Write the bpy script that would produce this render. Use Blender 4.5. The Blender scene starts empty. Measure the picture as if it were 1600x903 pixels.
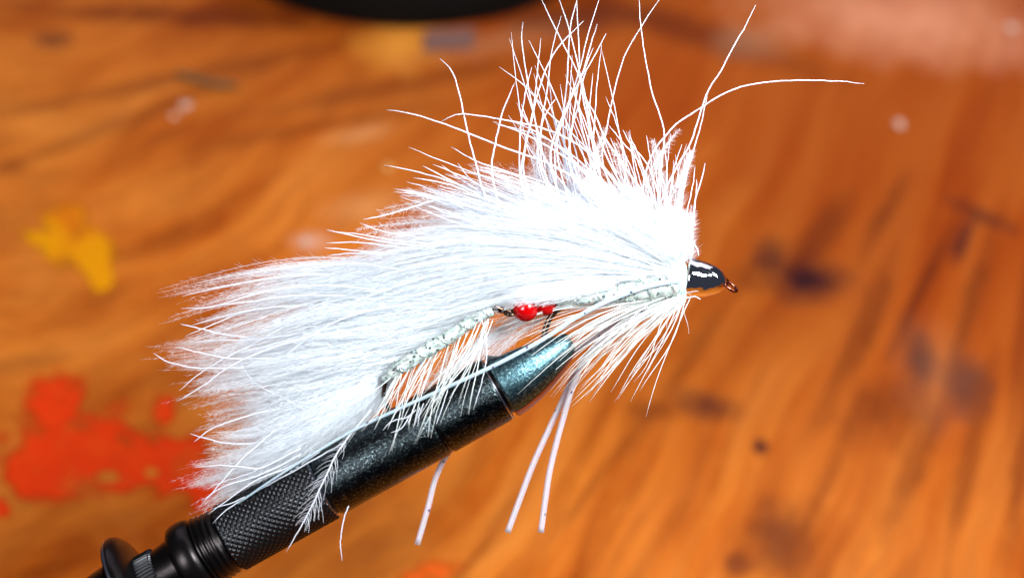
import bpy, math, random
import numpy as np
from mathutils import Vector, Matrix

random.seed(7)
RNG = np.random.default_rng(11)
SC = bpy.context.scene
COL = SC.collection

# ------------------------------------------------------------------ camera
PX = 1e-4                       # one photo pixel is 0.1 mm on the plane of the fly
FOC, SENS = 60.0, 36.0
FPX = 1600 * FOC / SENS
DIST = FPX * PX                 # 0.267 m from lens to fly
PITCH = math.radians(56)
FLY_H = 0.105
Fw = np.array([0, math.cos(PITCH), -math.sin(PITCH)])
Rt = np.array([1.0, 0, 0])
Up = np.array([0, math.sin(PITCH), math.cos(PITCH)])
CAMP = np.array([0, 0, FLY_H]) - Fw * DIST

cd = bpy.data.cameras.new('camera')
cam = bpy.data.objects.new('camera', cd)
COL.objects.link(cam)
cam.location = Vector(CAMP)
cam.rotation_euler = (math.pi / 2 - PITCH, 0, 0)
cd.lens, cd.sensor_width = FOC, SENS
cd.clip_start, cd.clip_end = 0.01, 20
cd.dof.use_dof = True
cd.dof.focus_distance = DIST - 0.001
cd.dof.aperture_fstop = 8.5
SC.camera = cam

# ------------------------------------------------------------------ world and lamps
w = bpy.data.worlds.new('World')
SC.world = w
w.use_nodes = True
bg = w.node_tree.nodes['Background']
bg.inputs[0].default_value = (0.62, 0.70, 1.0, 1)
bg.inputs[1].default_value = 0.05


def P(x, y, d=0.0):
    """photo pixel (on the fly's plane) + d pixels towards the lens -> world point"""
    z = DIST - d * PX
    return CAMP + z * (Fw + Rt * (x - 800) / FPX + Up * (451.5 - y) / FPX)


def T(x, y, h=0.0):
    """photo pixel -> point on the tabletop"""
    r = Fw + Rt * (x - 800) / FPX + Up * (451.5 - y) / FPX
    return CAMP + r * ((h - CAMP[2]) / r[2])


def area(name, pos, target, size, power, color, sy=None):
    l = bpy.data.lights.new(name, 'AREA')
    l.energy, l.color, l.size = power, color, size
    if sy:
        l.shape, l.size_y = 'RECTANGLE', sy
    o = bpy.data.objects.new(name, l)
    COL.objects.link(o)
    o.location = Vector(pos)
    o.rotation_euler = (Vector(target) - Vector(pos)).to_track_quat('-Z', 'Y').to_euler()
    return o


HEAD = P(1040, 410)
area('bench_lamp', (0.102, -0.015, 0.255), HEAD, 0.055, 0.80, (0.91, 0.97, 1.0))
area('window_light', (-0.45, -0.55, 0.95), (0, 0.05, 0), 0.40, 10.0, (0.96, 0.97, 1.0), 0.5)
area('shoulder_highlight_fill', (0.62, 0.12, 0.50), HEAD, 0.24, 2.2, (0.95, 0.97, 1.0))  # added area light that puts a highlight on the cone's right shoulder
area('far_reflection_fill', (0.1, 1.5, 0.98), (0, 0.0, 0.1), 2.6, 13.0, (0.90, 0.85, 1.0), 1.4)  # added soft panel for the lavender reflection on cone and barrel tops

SC.view_settings.view_transform = 'Standard'
SC.view_settings.look = 'None'
SC.view_settings.exposure = 0.15
SC.view_settings.gamma = 1.0
cy = SC.cycles
cy.max_bounces = 16
cy.diffuse_bounces = 12
cy.glossy_bounces = 4
cy.transmission_bounces = 8
cy.transparent_max_bounces = 8
cy.caustics_reflective = False
cy.caustics_refractive = False
cy.sample_clamp_indirect = 6
SC.render.film_transparent = False


# ------------------------------------------------------------------ material helpers
def mat(name, base=(0.8, 0.8, 0.8), rough=0.5, metal=0.0, **kw):
    m = bpy.data.materials.new(name)
    m.use_nodes = True
    b = m.node_tree.nodes['Principled BSDF']
    b.inputs['Base Color'].default_value = (*base, 1)
    b.inputs['Roughness'].default_value = rough
    b.inputs['Metallic'].default_value = metal
    for k, v in kw.items():
        b.inputs[k.replace('_', ' ')].default_value = v
    return m


def N(m, typ, **kw):
    n = m.node_tree.nodes.new(typ)
    for k, v in kw.items():
        setattr(n, k, v)
    return n


def L(m, a, b):
    m.node_tree.links.new(a, b)


def coords(m):
    return N(m, 'ShaderNodeTexCoord').outputs['Object']


def noise(m, vec, scale, detail=3, rough=0.5, dist=0.0):
    n = N(m, 'ShaderNodeTexNoise')
    n.inputs['Scale'].default_value = scale
    n.inputs['Detail'].default_value = detail
    n.inputs['Roughness'].default_value = rough
    n.inputs['Distortion'].default_value = dist
    L(m, vec, n.inputs['Vector'])
    return n.outputs['Fac']


def ramp(m, fac, stops, interp='LINEAR'):
    r = N(m, 'ShaderNodeValToRGB')
    cr = r.color_ramp
    cr.interpolation = interp
    while len(cr.elements) < len(stops):
        cr.elements.new(0.5)
    for e, (p, c) in zip(cr.elements, stops):
        e.position = p
        e.color = (*c, 1) if len(c) == 3 else (c[0],) * 3 + (1,)
    L(m, fac, r.inputs[0])
    return r.outputs[0]


def math_(m, op, a, b=None, clamp=False):
    n = N(m, 'ShaderNodeMath', operation=op, use_clamp=clamp)
    for i, v in enumerate((a, b)):
        if v is None:
            continue
        if isinstance(v, (int, float)):
            n.inputs[i].default_value = v
        else:
            L(m, v, n.inputs[i])
    return n.outputs[0]


def mix(m, fac, a, b, mode='MIX'):
    n = N(m, 'ShaderNodeMix', data_type='RGBA', blend_type=mode)
    for s, v in ((0, fac), (6, a), (7, b)):
        if isinstance(v, (int, float)):
            n.inputs[s].default_value = v
        elif isinstance(v, tuple):
            n.inputs[s].default_value = (*v, 1)
        else:
            L(m, v, n.inputs[s])
    return n.outputs[2]


def bump(m, height, strength, dist):
    n = N(m, 'ShaderNodeBump')
    n.inputs['Strength'].default_value = strength
    n.inputs['Distance'].default_value = dist
    L(m, height, n.inputs['Height'])
    L(m, n.outputs[0], m.node_tree.nodes['Principled BSDF'].inputs['Normal'])


def fibre_mat(name, col, trans=0.4, gloss=0.06):
    m = bpy.data.materials.new(name)
    m.use_nodes = True
    nt = m.node_tree
    nt.nodes.remove(nt.nodes['Principled BSDF'])
    out = nt.nodes['Material Output']
    d = N(m, 'ShaderNodeBsdfDiffuse')
    t = N(m, 'ShaderNodeBsdfTranslucent')
    g = N(m, 'ShaderNodeBsdfGlossy')
    d.inputs[0].default_value = (*col, 1)
    t.inputs[0].default_value = (*col, 1)
    g.inputs[0].default_value = (1, 1, 1, 1)
    g.inputs['Roughness'].default_value = 0.35
    a = N(m, 'ShaderNodeMixShader')
    a.inputs[0].default_value = trans
    L(m, d.outputs[0], a.inputs[1])
    L(m, t.outputs[0], a.inputs[2])
    b = N(m, 'ShaderNodeMixShader')
    b.inputs[0].default_value = gloss
    L(m, a.outputs[0], b.inputs[1])
    L(m, g.outputs[0], b.inputs[2])
    L(m, b.outputs[0], out.inputs[0])
    return m


# ------------------------------------------------------------------ mesh helpers
def mesh_from(name, verts, faces, material, parent=None, smooth=True, kind=None):
    me = bpy.data.meshes.new(name)
    me.from_pydata([tuple(v) for v in verts], [], faces)
    me.update()
    if smooth:
        me.shade_smooth()
    if material:
        me.materials.append(material)
    o = bpy.data.objects.new(name, me)
    COL.objects.link(o)
    if parent is not None:
        o.parent = parent
        o.matrix_parent_inverse = parent.matrix_world.inverted() if False else Matrix.Translation(-Vector(parent.location))
    if kind:
        o['kind'] = kind
    return o


def mesh_np(name, co, corner, loop_total, material, parent=None, kind=None, smooth=True):
    me = bpy.data.meshes.new(name)
    nf = len(loop_total)
    me.vertices.add(len(co))
    me.vertices.foreach_set('co', np.asarray(co, np.float32).ravel())
    me.loops.add(len(corner))
    me.loops.foreach_set('vertex_index', np.asarray(corner, np.int32))
    me.polygons.add(nf)
    st = np.concatenate(([0], np.cumsum(loop_total)[:-1])).astype(np.int32)
    me.polygons.foreach_set('loop_start', st)
    me.update(calc_edges=True)
    if smooth:
        me.shade_smooth()
    me.materials.append(material)
    o = bpy.data.objects.new(name, me)
    COL.objects.link(o)
    if parent is not None:
        o.parent = parent
        o.matrix_parent_inverse = Matrix.Translation(-Vector(parent.location))
    if kind:
        o['kind'] = kind
    return o


def spline(pts, n):
    """Catmull-Rom through pts, resampled evenly to n points"""
    p = np.asarray(pts, float)
    if len(p) == 2:
        dense = p[0] + (p[1] - p[0]) * np.linspace(0, 1, 40)[:, None]
    else:
        e = np.vstack([2 * p[0] - p[1], p, 2 * p[-1] - p[-2]])
        t = np.linspace(0, 1, 24, endpoint=False)[:, None]
        segs = []
        for i in range(1, len(e) - 2):
            a, b, c, d = e[i - 1], e[i], e[i + 1], e[i + 2]
            segs.append(0.5 * (2 * b + (c - a) * t + (2 * a - 5 * b + 4 * c - d) * t ** 2 + (3 * b - a - 3 * c + d) * t ** 3))
        dense = np.vstack(segs + [p[-1:]])
    s = np.concatenate(([0], np.cumsum(np.linalg.norm(np.diff(dense, axis=0), axis=1))))
    q = np.linspace(0, s[-1], n)
    return np.stack([np.interp(q, s, dense[:, k]) for k in range(dense.shape[1])], 1)


def to_world(a):
    """(...,3) photo px, px, depth px -> world, vectorised"""
    z = DIST - a[..., 2:3] * PX
    return CAMP + z * (Fw + Rt * (a[..., 0:1] - 800) / FPX + Up * (451.5 - a[..., 1:2]) / FPX)


def frames(pts):
    t = np.gradient(pts, axis=-2)
    t /= np.linalg.norm(t, axis=-1, keepdims=True) + 1e-12
    a = np.cross(t, Fw)
    a /= np.linalg.norm(a, axis=-1, keepdims=True) + 1e-12
    b = np.cross(t, a)
    return t, a, b


def tubes(pts, rad, sides=3, phase=None):
    """pts (N,M,3) world, rad (N,M) -> co, corners, totals"""
    Nn, M, _ = pts.shape
    t, a, b = frames(pts)
    ang = np.arange(sides) * 2 * np.pi / sides
    if phase is None:
        phase = np.zeros(Nn)
    th = ang[None, :] + phase[:, None]
    c, s = np.cos(th)[:, None, :, None], np.sin(th)[:, None, :, None]
    v = pts[:, :, None, :] + rad[:, :, None, None] * (c * a[:, :, None, :] + s * b[:, :, None, :])
    co = v.reshape(-1, 3)
    base = (np.arange(Nn) * M * sides)[:, None, None] + (np.arange(M - 1) * sides)[None, :, None]
    k = np.arange(sides)
    k2 = (k + 1) % sides
    q = np.stack([base + k, base + k2, base + k2 + sides, base + k + sides], -1).reshape(-1, 4)
    corner = q.ravel()
    tot = np.full(len(q), 4)
    # end caps
    if sides > 3:
        capb = (np.arange(Nn) * M * sides)[:, None] + k[::-1]
        cape = capb[:, ::-1] + (M - 1) * sides
        corner = np.concatenate([corner, capb.ravel(), cape.ravel()])
        tot = np.concatenate([tot, np.full(2 * Nn, sides)])
    return co, corner, tot


def merge(parts):
    co, cr, tt, off = [], [], [], 0
    for c, k, t in parts:
        co.append(c); cr.append(k + off); tt.append(t)
        off += len(c)
    return np.concatenate(co), np.concatenate(cr), np.concatenate(tt)


def tube_obj(name, pts, rad, material, parent, sides=8, n=None, kind=None):
    """pts: world points; rad: radius or list of radii at evenly spaced places (metres)"""
    n = n or max(8, 4 * len(pts))
    p = spline(pts, n)
    r = np.interp(np.linspace(0, 1, n), np.linspace(0, 1, len(np.atleast_1d(rad))), np.atleast_1d(rad)) if np.ndim(rad) else np.full(n, rad)
    co, cr, tt = tubes(p[None], r[None], sides)
    return mesh_np(name, co, cr, tt, material, parent, kind)


def lathe(name, origin, axis, profile, material, parent, seg=64, cap=True, squash=None, kind=None):
    """profile: (distance along axis, radius) in metres"""
    axis = np.asarray(axis, float) / np.linalg.norm(axis)
    a = np.cross(axis, Fw); a /= np.linalg.norm(a)
    b = np.cross(axis, a)
    verts, faces = [], []
    for s, r in profile:
        for k in range(seg):
            th = 2 * math.pi * k / seg
            verts.append(origin + axis * s + (a * math.cos(th) + b * math.sin(th)) * r)
    for i in range(len(profile) - 1):
        for k in range(seg):
            k2 = (k + 1) % seg
            faces.append((i * seg + k, i * seg + k2, (i + 1) * seg + k2, (i + 1) * seg + k))
    if cap:
        faces.append(tuple(range(seg))[::-1])
        faces.append(tuple((len(profile) - 1) * seg + k for k in range(seg)))
    o = mesh_from(name, verts, faces, material, parent, True, kind)
    import bmesh
    bm = bmesh.new(); bm.from_mesh(o.data)
    bmesh.ops.recalc_face_normals(bm, faces=bm.faces)
    for e in bm.edges:
        if len(e.link_faces) == 2 and e.calc_face_angle(0) > math.radians(32):
            e.smooth = False
    bm.to_mesh(o.data); bm.free()
    return o


def thing(name, label, cat, loc=(0, 0, 0), group=None):
    o = bpy.data.objects.new(name, None)
    COL.objects.link(o)
    o.location = Vector(loc)
    o.empty_display_size = 0.01
    o['label'], o['category'] = label, cat
    if group:
        o['group'] = group
    return o


def tag(o, label, cat, group=None):
    o['label'], o['category'] = label, cat
    if group:
        o['group'] = group
    return o


# ================================================================== THE TABLETOP
def wood_material():
    m = mat('stained_wood', rough=0.42)
    b = m.node_tree.nodes['Principled BSDF']
    b.inputs['Specular IOR Level'].default_value = 0.06
    oc = coords(m)
    # affine map to "thousands of photo pixels": u to the right, v upwards
    c0, cx, cyy = T(800, 451.5), T(1300, 451.5), T(800, 151.5)
    sx = 0.5 / (cx[0] - c0[0])
    sy = 0.3 / (cyy[1] - c0[1])
    mp = N(m, 'ShaderNodeMapping')
    mp.inputs['Scale'].default_value = (sx, sy, 1)
    mp.inputs['Location'].default_value = (0.8 - c0[0] * sx, 0.4515 - c0[1] * sy, 0)
    L(m, oc, mp.inputs['Vector'])
    uv = mp.outputs[0]
    sep = N(m, 'ShaderNodeSeparateXYZ')
    L(m, uv, sep.inputs[0])
    u, v = sep.outputs[0], sep.outputs[1]
    wob = noise(m, uv, 2.0, 2, 0.5)
    wob = math_(m, 'MULTIPLY', math_(m, 'SUBTRACT', wob, 0.5), 0.30)
    bend = math_(m, 'ADD', math_(m, 'MULTIPLY', u, 0.12), math_(m, 'MULTIPLY', math_(m, 'MULTIPLY', u, u), 0.58))
    g = math_(m, 'ADD', math_(m, 'SUBTRACT', v, bend), wob)
    # divide by the slope so that lines stay evenly spaced where they run steeply
    cmb = N(m, 'ShaderNodeCombineXYZ')
    L(m, math_(m, 'MULTIPLY', math_(m, 'ADD', u, math_(m, 'MULTIPLY', v, 0.6)), 1.5), cmb.inputs[0])
    L(m, math_(m, 'MULTIPLY', g, 8.0), cmb.inputs[1])
    gv = cmb.outputs[0]
    n1 = noise(m, gv, 1.0, 5, 0.55, 0.4)
    cmb2 = N(m, 'ShaderNodeCombineXYZ')
    L(m, math_(m, 'MULTIPLY', u, 5), cmb2.inputs[0])
    L(m, math_(m, 'MULTIPLY', g, 26.0), cmb2.inputs[1])
    n2 = noise(m, cmb2.outputs[0], 1.0, 4, 0.6)
    cloud = noise(m, uv, 2.6, 4, 0.6, 0.3)
    col = ramp(m, n1, [(0.30, (0.17, 0.023, 0.001)), (0.43, (0.38, 0.078, 0.005)), (0.54, (0.50, 0.130, 0.013)), (0.72, (0.60, 0.19, 0.028))])
    col = mix(m, math_(m, 'MULTIPLY', ramp(m, n2, [(0.33, (1.0,)), (0.58, (0.0,))]), 0.42), col, (0.12, 0.016, 0.001))
    col = mix(m, math_(m, 'MULTIPLY', ramp(m, cloud, [(0.42, (0.0,)), (0.68, (1.0,))]), 0.5), col, (0.60, 0.20, 0.028))
    cmb3 = N(m, 'ShaderNodeCombineXYZ')
    L(m, math_(m, 'MULTIPLY', u, 16), cmb3.inputs[0])
    L(m, math_(m, 'MULTIPLY', g, 120.0), cmb3.inputs[1])
    n3 = noise(m, cmb3.outputs[0], 1.0, 3, 0.6)
    col = mix(m, math_(m, 'MULTIPLY', ramp(m, n3, [(0.40, (1.0,)), (0.5, (0.0,))]), 0.18), col, (0.10, 0.014, 0.001))
    mott = noise(m, uv, 22, 4, 0.7)
    col = mix(m, math_(m, 'MULTIPLY', ramp(m, mott, [(0.5, (0.0,)), (0.72, (1.0,))]), 0.22), col, (0.56, 0.17, 0.02))
    # redder towards the upper right; the light's falloff is painted in as darkening
    grad = math_(m, 'ADD', math_(m, 'MULTIPLY', u, 0.45), math_(m, 'MULTIPLY', v, 0.75), False)
    grad = math_(m, 'ADD', grad, math_(m, 'MULTIPLY', math_(m, 'SUBTRACT', cloud, 0.5), 0.6))
    gr = N(m, 'ShaderNodeMapRange')
    L(m, grad, gr.inputs[0])
    gr.inputs[1].default_value, gr.inputs[2].default_value = 0.50, 1.00
    col = mix(m, math_(m, 'MULTIPLY', gr.outputs[0], 0.75), col, (0.22, 0.028, 0.001))

    # knots, soaked-in stains, a painted shadow and sheen, each with its own place
    nb = noise(m, uv, 14, 4, 0.65)
    nb2 = math_(m, 'MULTIPLY', math_(m, 'SUBTRACT', nb, 0.5), 1.5)

    def spot(col, x, y, rx, ry, ang, c, k, soft=0.6):
        q = N(m, 'ShaderNodeMapping', vector_type='TEXTURE')
        q.inputs['Location'].default_value = (x / 1000, (903 - y) / 1000, 0)
        q.inputs['Rotation'].default_value = (0, 0, math.radians(ang))
        q.inputs['Scale'].default_value = (rx / 880, ry / 880, 1)
        L(m, uv, q.inputs[0])
        ln = N(m, 'ShaderNodeVectorMath', operation='LENGTH')
        L(m, q.outputs[0], ln.inputs[0])
        r = math_(m, 'ADD', ln.outputs['Value'], nb2)
        mr = N(m, 'ShaderNodeMapRange')
        L(m, r, mr.inputs[0])
        mr.inputs[1].default_value, mr.inputs[2].default_value = 1.0 + soft / 2, 1.0 - soft
        mr.inputs[3].default_value, mr.inputs[4].default_value = 0, k
        return mix(m, mr.outputs[0], col, c)

    dk = (0.030, 0.006, 0.007)
    br = (0.09, 0.012, 0.002)
    for s in ((1258, 438, 56, 30, 0, dk, 1.0), (1205, 405, 30, 22, 20, dk, .7), (1175, 440, 35, 22, 0, br, .5),
              (1290, 375, 70, 22, 45, br, .6), (1400, 340, 70, 14, 52, br, .6), (1445, 445, 120, 9, 55, br, .8),
              (1520, 375, 42, 13, 55, dk, .75), (1560, 345, 50, 12, -25, dk, .6), (1360, 500, 80, 9, 60, br, .5),
              (1420, 555, 22, 36, -10, dk, .85), (1480, 590, 30, 40, -20, dk, .75), (1400, 610, 60, 40, 45, br, .55),
              (1330, 620, 50, 30, 45, br, .45), (1095, 612, 42, 20, -12, dk, .7), (1010, 618, 36, 14, 0, br, .5),
              (1165, 665, 10, 9, 0, dk, .9), (1182, 780, 34, 42, 30, dk, .62), (1120, 810, 18, 12, 0, dk, .5),
              (1200, 800, 70, 60, 0, br, .3), (1380, 700, 70, 16, 55, br, .5), (1480, 660, 120, 14, 65, br, .5),
              (1565, 640, 150, 12, 68, br, .55), (1500, 500, 170, 14, 62, br, .6), (1330, 520, 130, 14, 58, br, .5), (1590, 500, 120, 12, 70, br, .5), (1250, 720, 130, 12, 58, br, .4), (1060, 560, 110, 12, 52, br, .35), (1320, 860, 60, 14, 50, br, .4), (930, 700, 90, 8, 48, br, .4),
              (740, 810, 130, 8, 50, br, .35), (865, 870, 110, 9, 52, br, .3), (20, 830, 80, 8, -48, dk, .6),
              (45, 555, 60, 10, 8, br, .4), (85, 385, 45, 9, -15, dk, .5), (5, 52, 30, 14, 0, dk, .6),
              (320, 330, 150, 10, 28, br, .25), (230, 120, 320, 12, 12, br, .45), (120, 205, 260, 12, 22, br, .4),
              (620, 130, 220, 16, 12, br, .45), (250, 15, 320, 14, -4, br, .55), (480, 200, 200, 12, 10, br, .35),
              (420, 5, 260, 20, 0, br, .7), (1090, 30, 220, 26, -18, br, .7), (900, 15, 120, 26, 0, dk, .55)):  # first spot here paints the shadow left of the round black base
        col = spot(col, *s)
    grey = (0.36, 0.17, 0.09)
    for s in ((1225, 55, 60, 28, 0, grey, .45), (1490, 15, 210, 62, -6, (0.60, 0.24, 0.13), .75), (1440, 575, 50, 60, 0, grey, .18),  # the large pinkish spot paints a sheen at the upper right
              (760, 60, 120, 20, 10, grey, .35), (560, 330, 60, 20, 10, (0.62, 0.28, 0.10), .4), (480, 382, 26, 12, 0, (0.62, 0.36, 0.26), .5),
              (540, 215, 50, 12, 10, (0.66, 0.33, 0.14), .35), (610, 60, 60, 40, 0, (0.70, 0.27, 0.035), .7)):
        col = spot(col, *s, 0.9)
    L(m, col, b.inputs['Base Color'])
    L(m, ramp(m, cloud, [(0.3, (0.34,)), (0.7, (0.55,))]), b.inputs['Roughness'])
    bump(m, n2, 0.25, 0.0006)
    return m


M_WOOD = wood_material()
tw, td, tt = 0.75, 0.55, 0.03
verts, faces = [], []
for x, y, z in ((-tw, -td, -tt), (tw, -td, -tt), (tw, td, -tt), (-tw, td, -tt), (-tw, -td, 0), (tw, -td, 0), (tw, td, 0), (-tw, td, 0)):
    verts.append((x, y + 0.1, z))
faces = [(0, 3, 2, 1), (4, 5, 6, 7), (0, 1, 5, 4), (1, 2, 6, 5), (2, 3, 7, 6), (3, 0, 4, 7)]
table = mesh_from('tabletop', verts, faces, M_WOOD, None, False, 'structure')


def paint_mat(name, c1, c2, c3):
    m = mat(name, c1, 0.7)
    m.node_tree.nodes['Principled BSDF'].inputs['Specular IOR Level'].default_value = 0.06
    oc = coords(m)
    a = noise(m, oc, 60, 5, 0.65)
    L(m, ramp(m, a, [(0.36, c3), (0.48, c1), (0.66, c2)]), m.node_tree.nodes['Principled BSDF'].inputs['Base Color'])
    # thin, worn margins: the paint film gets see-through where it is thin
    at = N(m, 'ShaderNodeAttribute', attribute_name='film')
    f2 = math_(m, 'ADD', at.outputs['Fac'], math_(m, 'MULTIPLY', math_(m, 'SUBTRACT', noise(m, oc, 160, 4, 0.7), 0.5), 0.9))
    tr = N(m, 'ShaderNodeBsdfTransparent')
    mx = N(m, 'ShaderNodeMixShader')
    L(m, ramp(m, f2, [(0.05, (0.0,)), (1.0, (0.95,))]), mx.inputs[0])
    L(m, tr.outputs[0], mx.inputs[1])
    L(m, m.node_tree.nodes['Principled BSDF'].outputs[0], mx.inputs[2])
    L(m, mx.outputs[0], m.node_tree.nodes['Material Output'].inputs[0])
    return m


def paint_patch(name, blobs, material, seed, label, holes=(), thr=-0.06, h=0.0001, rag=0.34):
    """ragged dried paint: the cells of a fine grid that lie inside a wobbling outline"""
    rg = np.random.default_rng(seed)
    xs = [b[0] - b[2] * 1.5 for b in blobs] + [b[0] + b[2] * 1.5 for b in blobs]
    ys = [b[1] - b[3] * 1.5 for b in blobs] + [b[1] + b[3] * 1.5 for b in blobs]
    st = 2.5
    X, Y = np.meshgrid(np.arange(min(xs), max(xs), st), np.arange(min(ys), max(ys), st))
    f = np.full(X.shape, -9.0)
    for bx, by, rx, ry in blobs:
        f = np.maximum(f, 1 - np.sqrt(((X - bx) / rx) ** 2 + ((Y - by) / ry) ** 2))
    for bx, by, rx, ry in holes:
        f = np.minimum(f, np.sqrt(((X - bx) / rx) ** 2 + ((Y - by) / ry) ** 2) - 1)
    nz = np.zeros(X.shape)
    for o in range(26):
        k = rg.uniform(0.02, 0.22)
        an = rg.uniform(0, 6.28)
        nz += np.sin(X * k * math.cos(an) + Y * k * math.sin(an) + rg.uniform(0, 6.28)) * 0.02 / (k + 0.03)
    f = f + nz / (nz.std() + 1e-9) * rag * 0.5
    ins = f > thr
    idx = -np.ones(X.shape, int)
    verts, faces, film = [], [], []
    hh, ww = X.shape
    use = np.zeros(X.shape, bool)
    cell = ins[:-1, :-1] & ins[1:, :-1] & ins[:-1, 1:] & ins[1:, 1:]
    use[:-1, :-1] |= cell; use[1:, :-1] |= cell; use[:-1, 1:] |= cell; use[1:, 1:] |= cell
    for i, j in np.argwhere(use):
        idx[i, j] = len(verts)
        film.append(float(min(1.0, max(0.0, (f[i, j] - thr) * 2.0))))
        verts.append(T(X[i, j], Y[i, j], 0.00012 + h * min(1.0, max(0.0, f[i, j] * 3))))
    for i, j in np.argwhere(cell):
        faces.append((idx[i, j], idx[i + 1, j], idx[i + 1, j + 1], idx[i, j + 1]))
    o = mesh_from(name, verts, faces, material, table, True)
    o.data.attributes.new('film', 'FLOAT', 'POINT').data.foreach_set('value', film)
    o['label'] = label
    return o


M_RED = paint_mat('orange_red_paint', (0.62, 0.030, 0.002), (0.64, 0.045, 0.003), (0.52, 0.065, 0.006))
M_YEL = paint_mat('yellow_paint', (0.58, 0.20, 0.001), (0.62, 0.25, 0.0005), (0.50, 0.12, 0.003))
M_ORG = paint_mat('orange_paint', (0.60, 0.085, 0.006), (0.62, 0.10, 0.008), (0.55, 0.12, 0.014))
paint_patch('paint_patch', [(85, 630, 50, 55), (90, 715, 100, 70), (200, 725, 120, 55), (270, 720, 70, 62), (150, 690, 100, 60), (60, 745, 60, 50), (255, 640, 25, 30), (315, 760, 50, 40)],
            M_RED, 3, 'ragged orange-red dried paint on the wood', holes=[(170, 745, 16, 9), (237, 738, 12, 8)])
paint_patch('paint_patch', [(90, 375, 50, 28), (140, 395, 40, 45), (100, 350, 36, 30), (155, 430, 22, 30), (60, 372, 25, 18)],
            M_YEL, 5, 'small yellow dried paint spot on the wood', thr=-0.2)
paint_patch('paint_patch', [(690, 895, 45, 22), (650, 905, 30, 14)], M_ORG, 8, 'faint orange dried paint spot at the near edge')
paint_patch('paint_patch', [(8, 800, 16, 16), (-10, 790, 30, 20)], M_RED, 9, 'small orange-red paint spot beside the big one')

M_DROP = mat('milky_glue', (0.50, 0.30, 0.22), 0.35)
beads = [(290, 166, 12, 'small milky drop near the dark thread snippet, the larger of two'),
         (272, 182, 8, 'smaller milky drop just below and left of the larger one'),
         (1405, 195, 12, 'lone milky drop right of the long curved fibre'),
         (1580, 45, 12, 'pale pinkish drop in the upper right corner'),
         (477, 378, 10, 'faint milky drop left of the white wing'),
         (606, 262, 9, 'yellowish drop by a wing fibre tip'),
         (543, 640, 0, '')]
for bx, by, r, lab in beads:
    if not r:
        continue
    c = T(bx, by)
    vs, fs = [], []
    K = 20
    rings = [(1.0, 0.0), (0.93, 0.28), (0.7, 0.5), (0.36, 0.62)]
    for q, h in rings:
        for k in range(K):
            a = 2 * math.pi * k / K
            rr = r * 1.2e-4 * q * (1 + 0.12 * math.sin(2 * a + bx) + 0.07 * math.sin(3 * a))
            vs.append((c[0] + rr * math.cos(a), c[1] + rr * math.sin(a), 0.0001 + h * r * 1.1e-4))
    vs.append((c[0], c[1], 0.0001 + 0.66 * r * 1.1e-4))
    for i in range(3):
        for k in range(K):
            fs.append((i * K + k, i * K + (k + 1) % K, (i + 1) * K + (k + 1) % K, (i + 1) * K + k))
    for k in range(K):
        fs.append((3 * K + k, 3 * K + (k + 1) % K, len(vs) - 1))
    fs.append(tuple(range(K))[::-1])
    mm = M_DROP if bx != 606 else mat('yellow_glue', (0.60, 0.28, 0.07), 0.3)
    tag(mesh_from('glue_drop', vs, fs, mm), lab, 'drop', 'dried drops on the wood')

M_THREAD = mat('olive_thread', (0.10, 0.055, 0.015), 0.8)
sn = [T(275, 118), T(295, 124), T(318, 132), T(345, 136), T(372, 139)]
sn = [p + np.array([0, 0, 0.0009]) for p in sn]
tag(tube_obj('thread_snippet', sn, [0.0005, 0.0009, 0.0008, 0.0009, 0.0005], M_THREAD, None, 8),
    'short dark olive thread snippet lying on the wood', 'thread')

# grey tape scrap near the black base
M_TAPE = mat('grey_tape', (0.15, 0.065, 0.05), 0.8)
q = [T(663, 52), T(742, 46), T(738, 78), T(662, 82)]
vs = [p + np.array([0, 0, 0.0002]) for p in q] + [p + np.array([0, 0, 0.0007]) for p in q]
tag(mesh_from('tape_scrap', vs, [(0, 1, 2, 3)[::-1], (4, 5, 6, 7), (0, 1, 5, 4), (1, 2, 6, 5), (2, 3, 7, 6), (3, 0, 4, 7)], M_TAPE, None, False),
    'small grey scrap lying beside the round black base', 'scrap')

# round black base at the top edge
M_BLACK = mat('black_enamel', (0.003, 0.0025, 0.002), 0.7, 0.0, Specular_IOR_Level=0.08)
edge = T(640, 50)
RB = 0.074
bc = np.array([edge[0], edge[1] + RB, 0.0])
base = thing('pedestal_base', 'round black pedestal base cut off by the top of the picture', 'pedestal base', bc)


def lathe_z(name, c, prof, material, parent, seg=72):
    return lathe(name, np.asarray(c, float), (0, 0, 1), prof, material, parent, seg)


lathe_z('base_plate', bc, [(0.0, RB - .002), (0.002, RB), (0.008, RB), (0.013, RB - .003), (0.017, RB - .012), (0.020, RB - .03), (0.024, 0.02), (0.027, 0.012)], M_BLACK, base)
lathe_z('post', bc, [(0.026, 0.0065), (0.22, 0.0065), (0.222, 0.005)], M_BLACK, base, 32)

# ================================================================== THE VISE
M_OX = mat('black_oxide_steel', (0.075, 0.082, 0.090), 0.3, 1.0)
_oc = coords(M_OX)
_n = noise(M_OX, _oc, 2600, 4, 0.7)
_n2 = noise(M_OX, _oc, 500, 3, 0.6)
bump(M_OX, math_(M_OX, 'ADD', _n, math_(M_OX, 'MULTIPLY', _n2, 0.7)), 0.7, 0.00013)
L(M_OX, ramp(M_OX, _n2, [(0.35, (0.17,)), (0.65, (0.30,))]), M_OX.node_tree.nodes['Principled BSDF'].inputs['Roughness'])
L(M_OX, ramp(M_OX, _n, [(0.38, (0.010, 0.012, 0.014)), (0.55, (0.030, 0.040, 0.044)), (0.68, (0.16, 0.21, 0.21))]), M_OX.node_tree.nodes['Principled BSDF'].inputs['Base Color'])
M_JAW = mat('polished_jaw_steel', (0.16, 0.18, 0.20), 0.33, 1.0)
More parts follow.
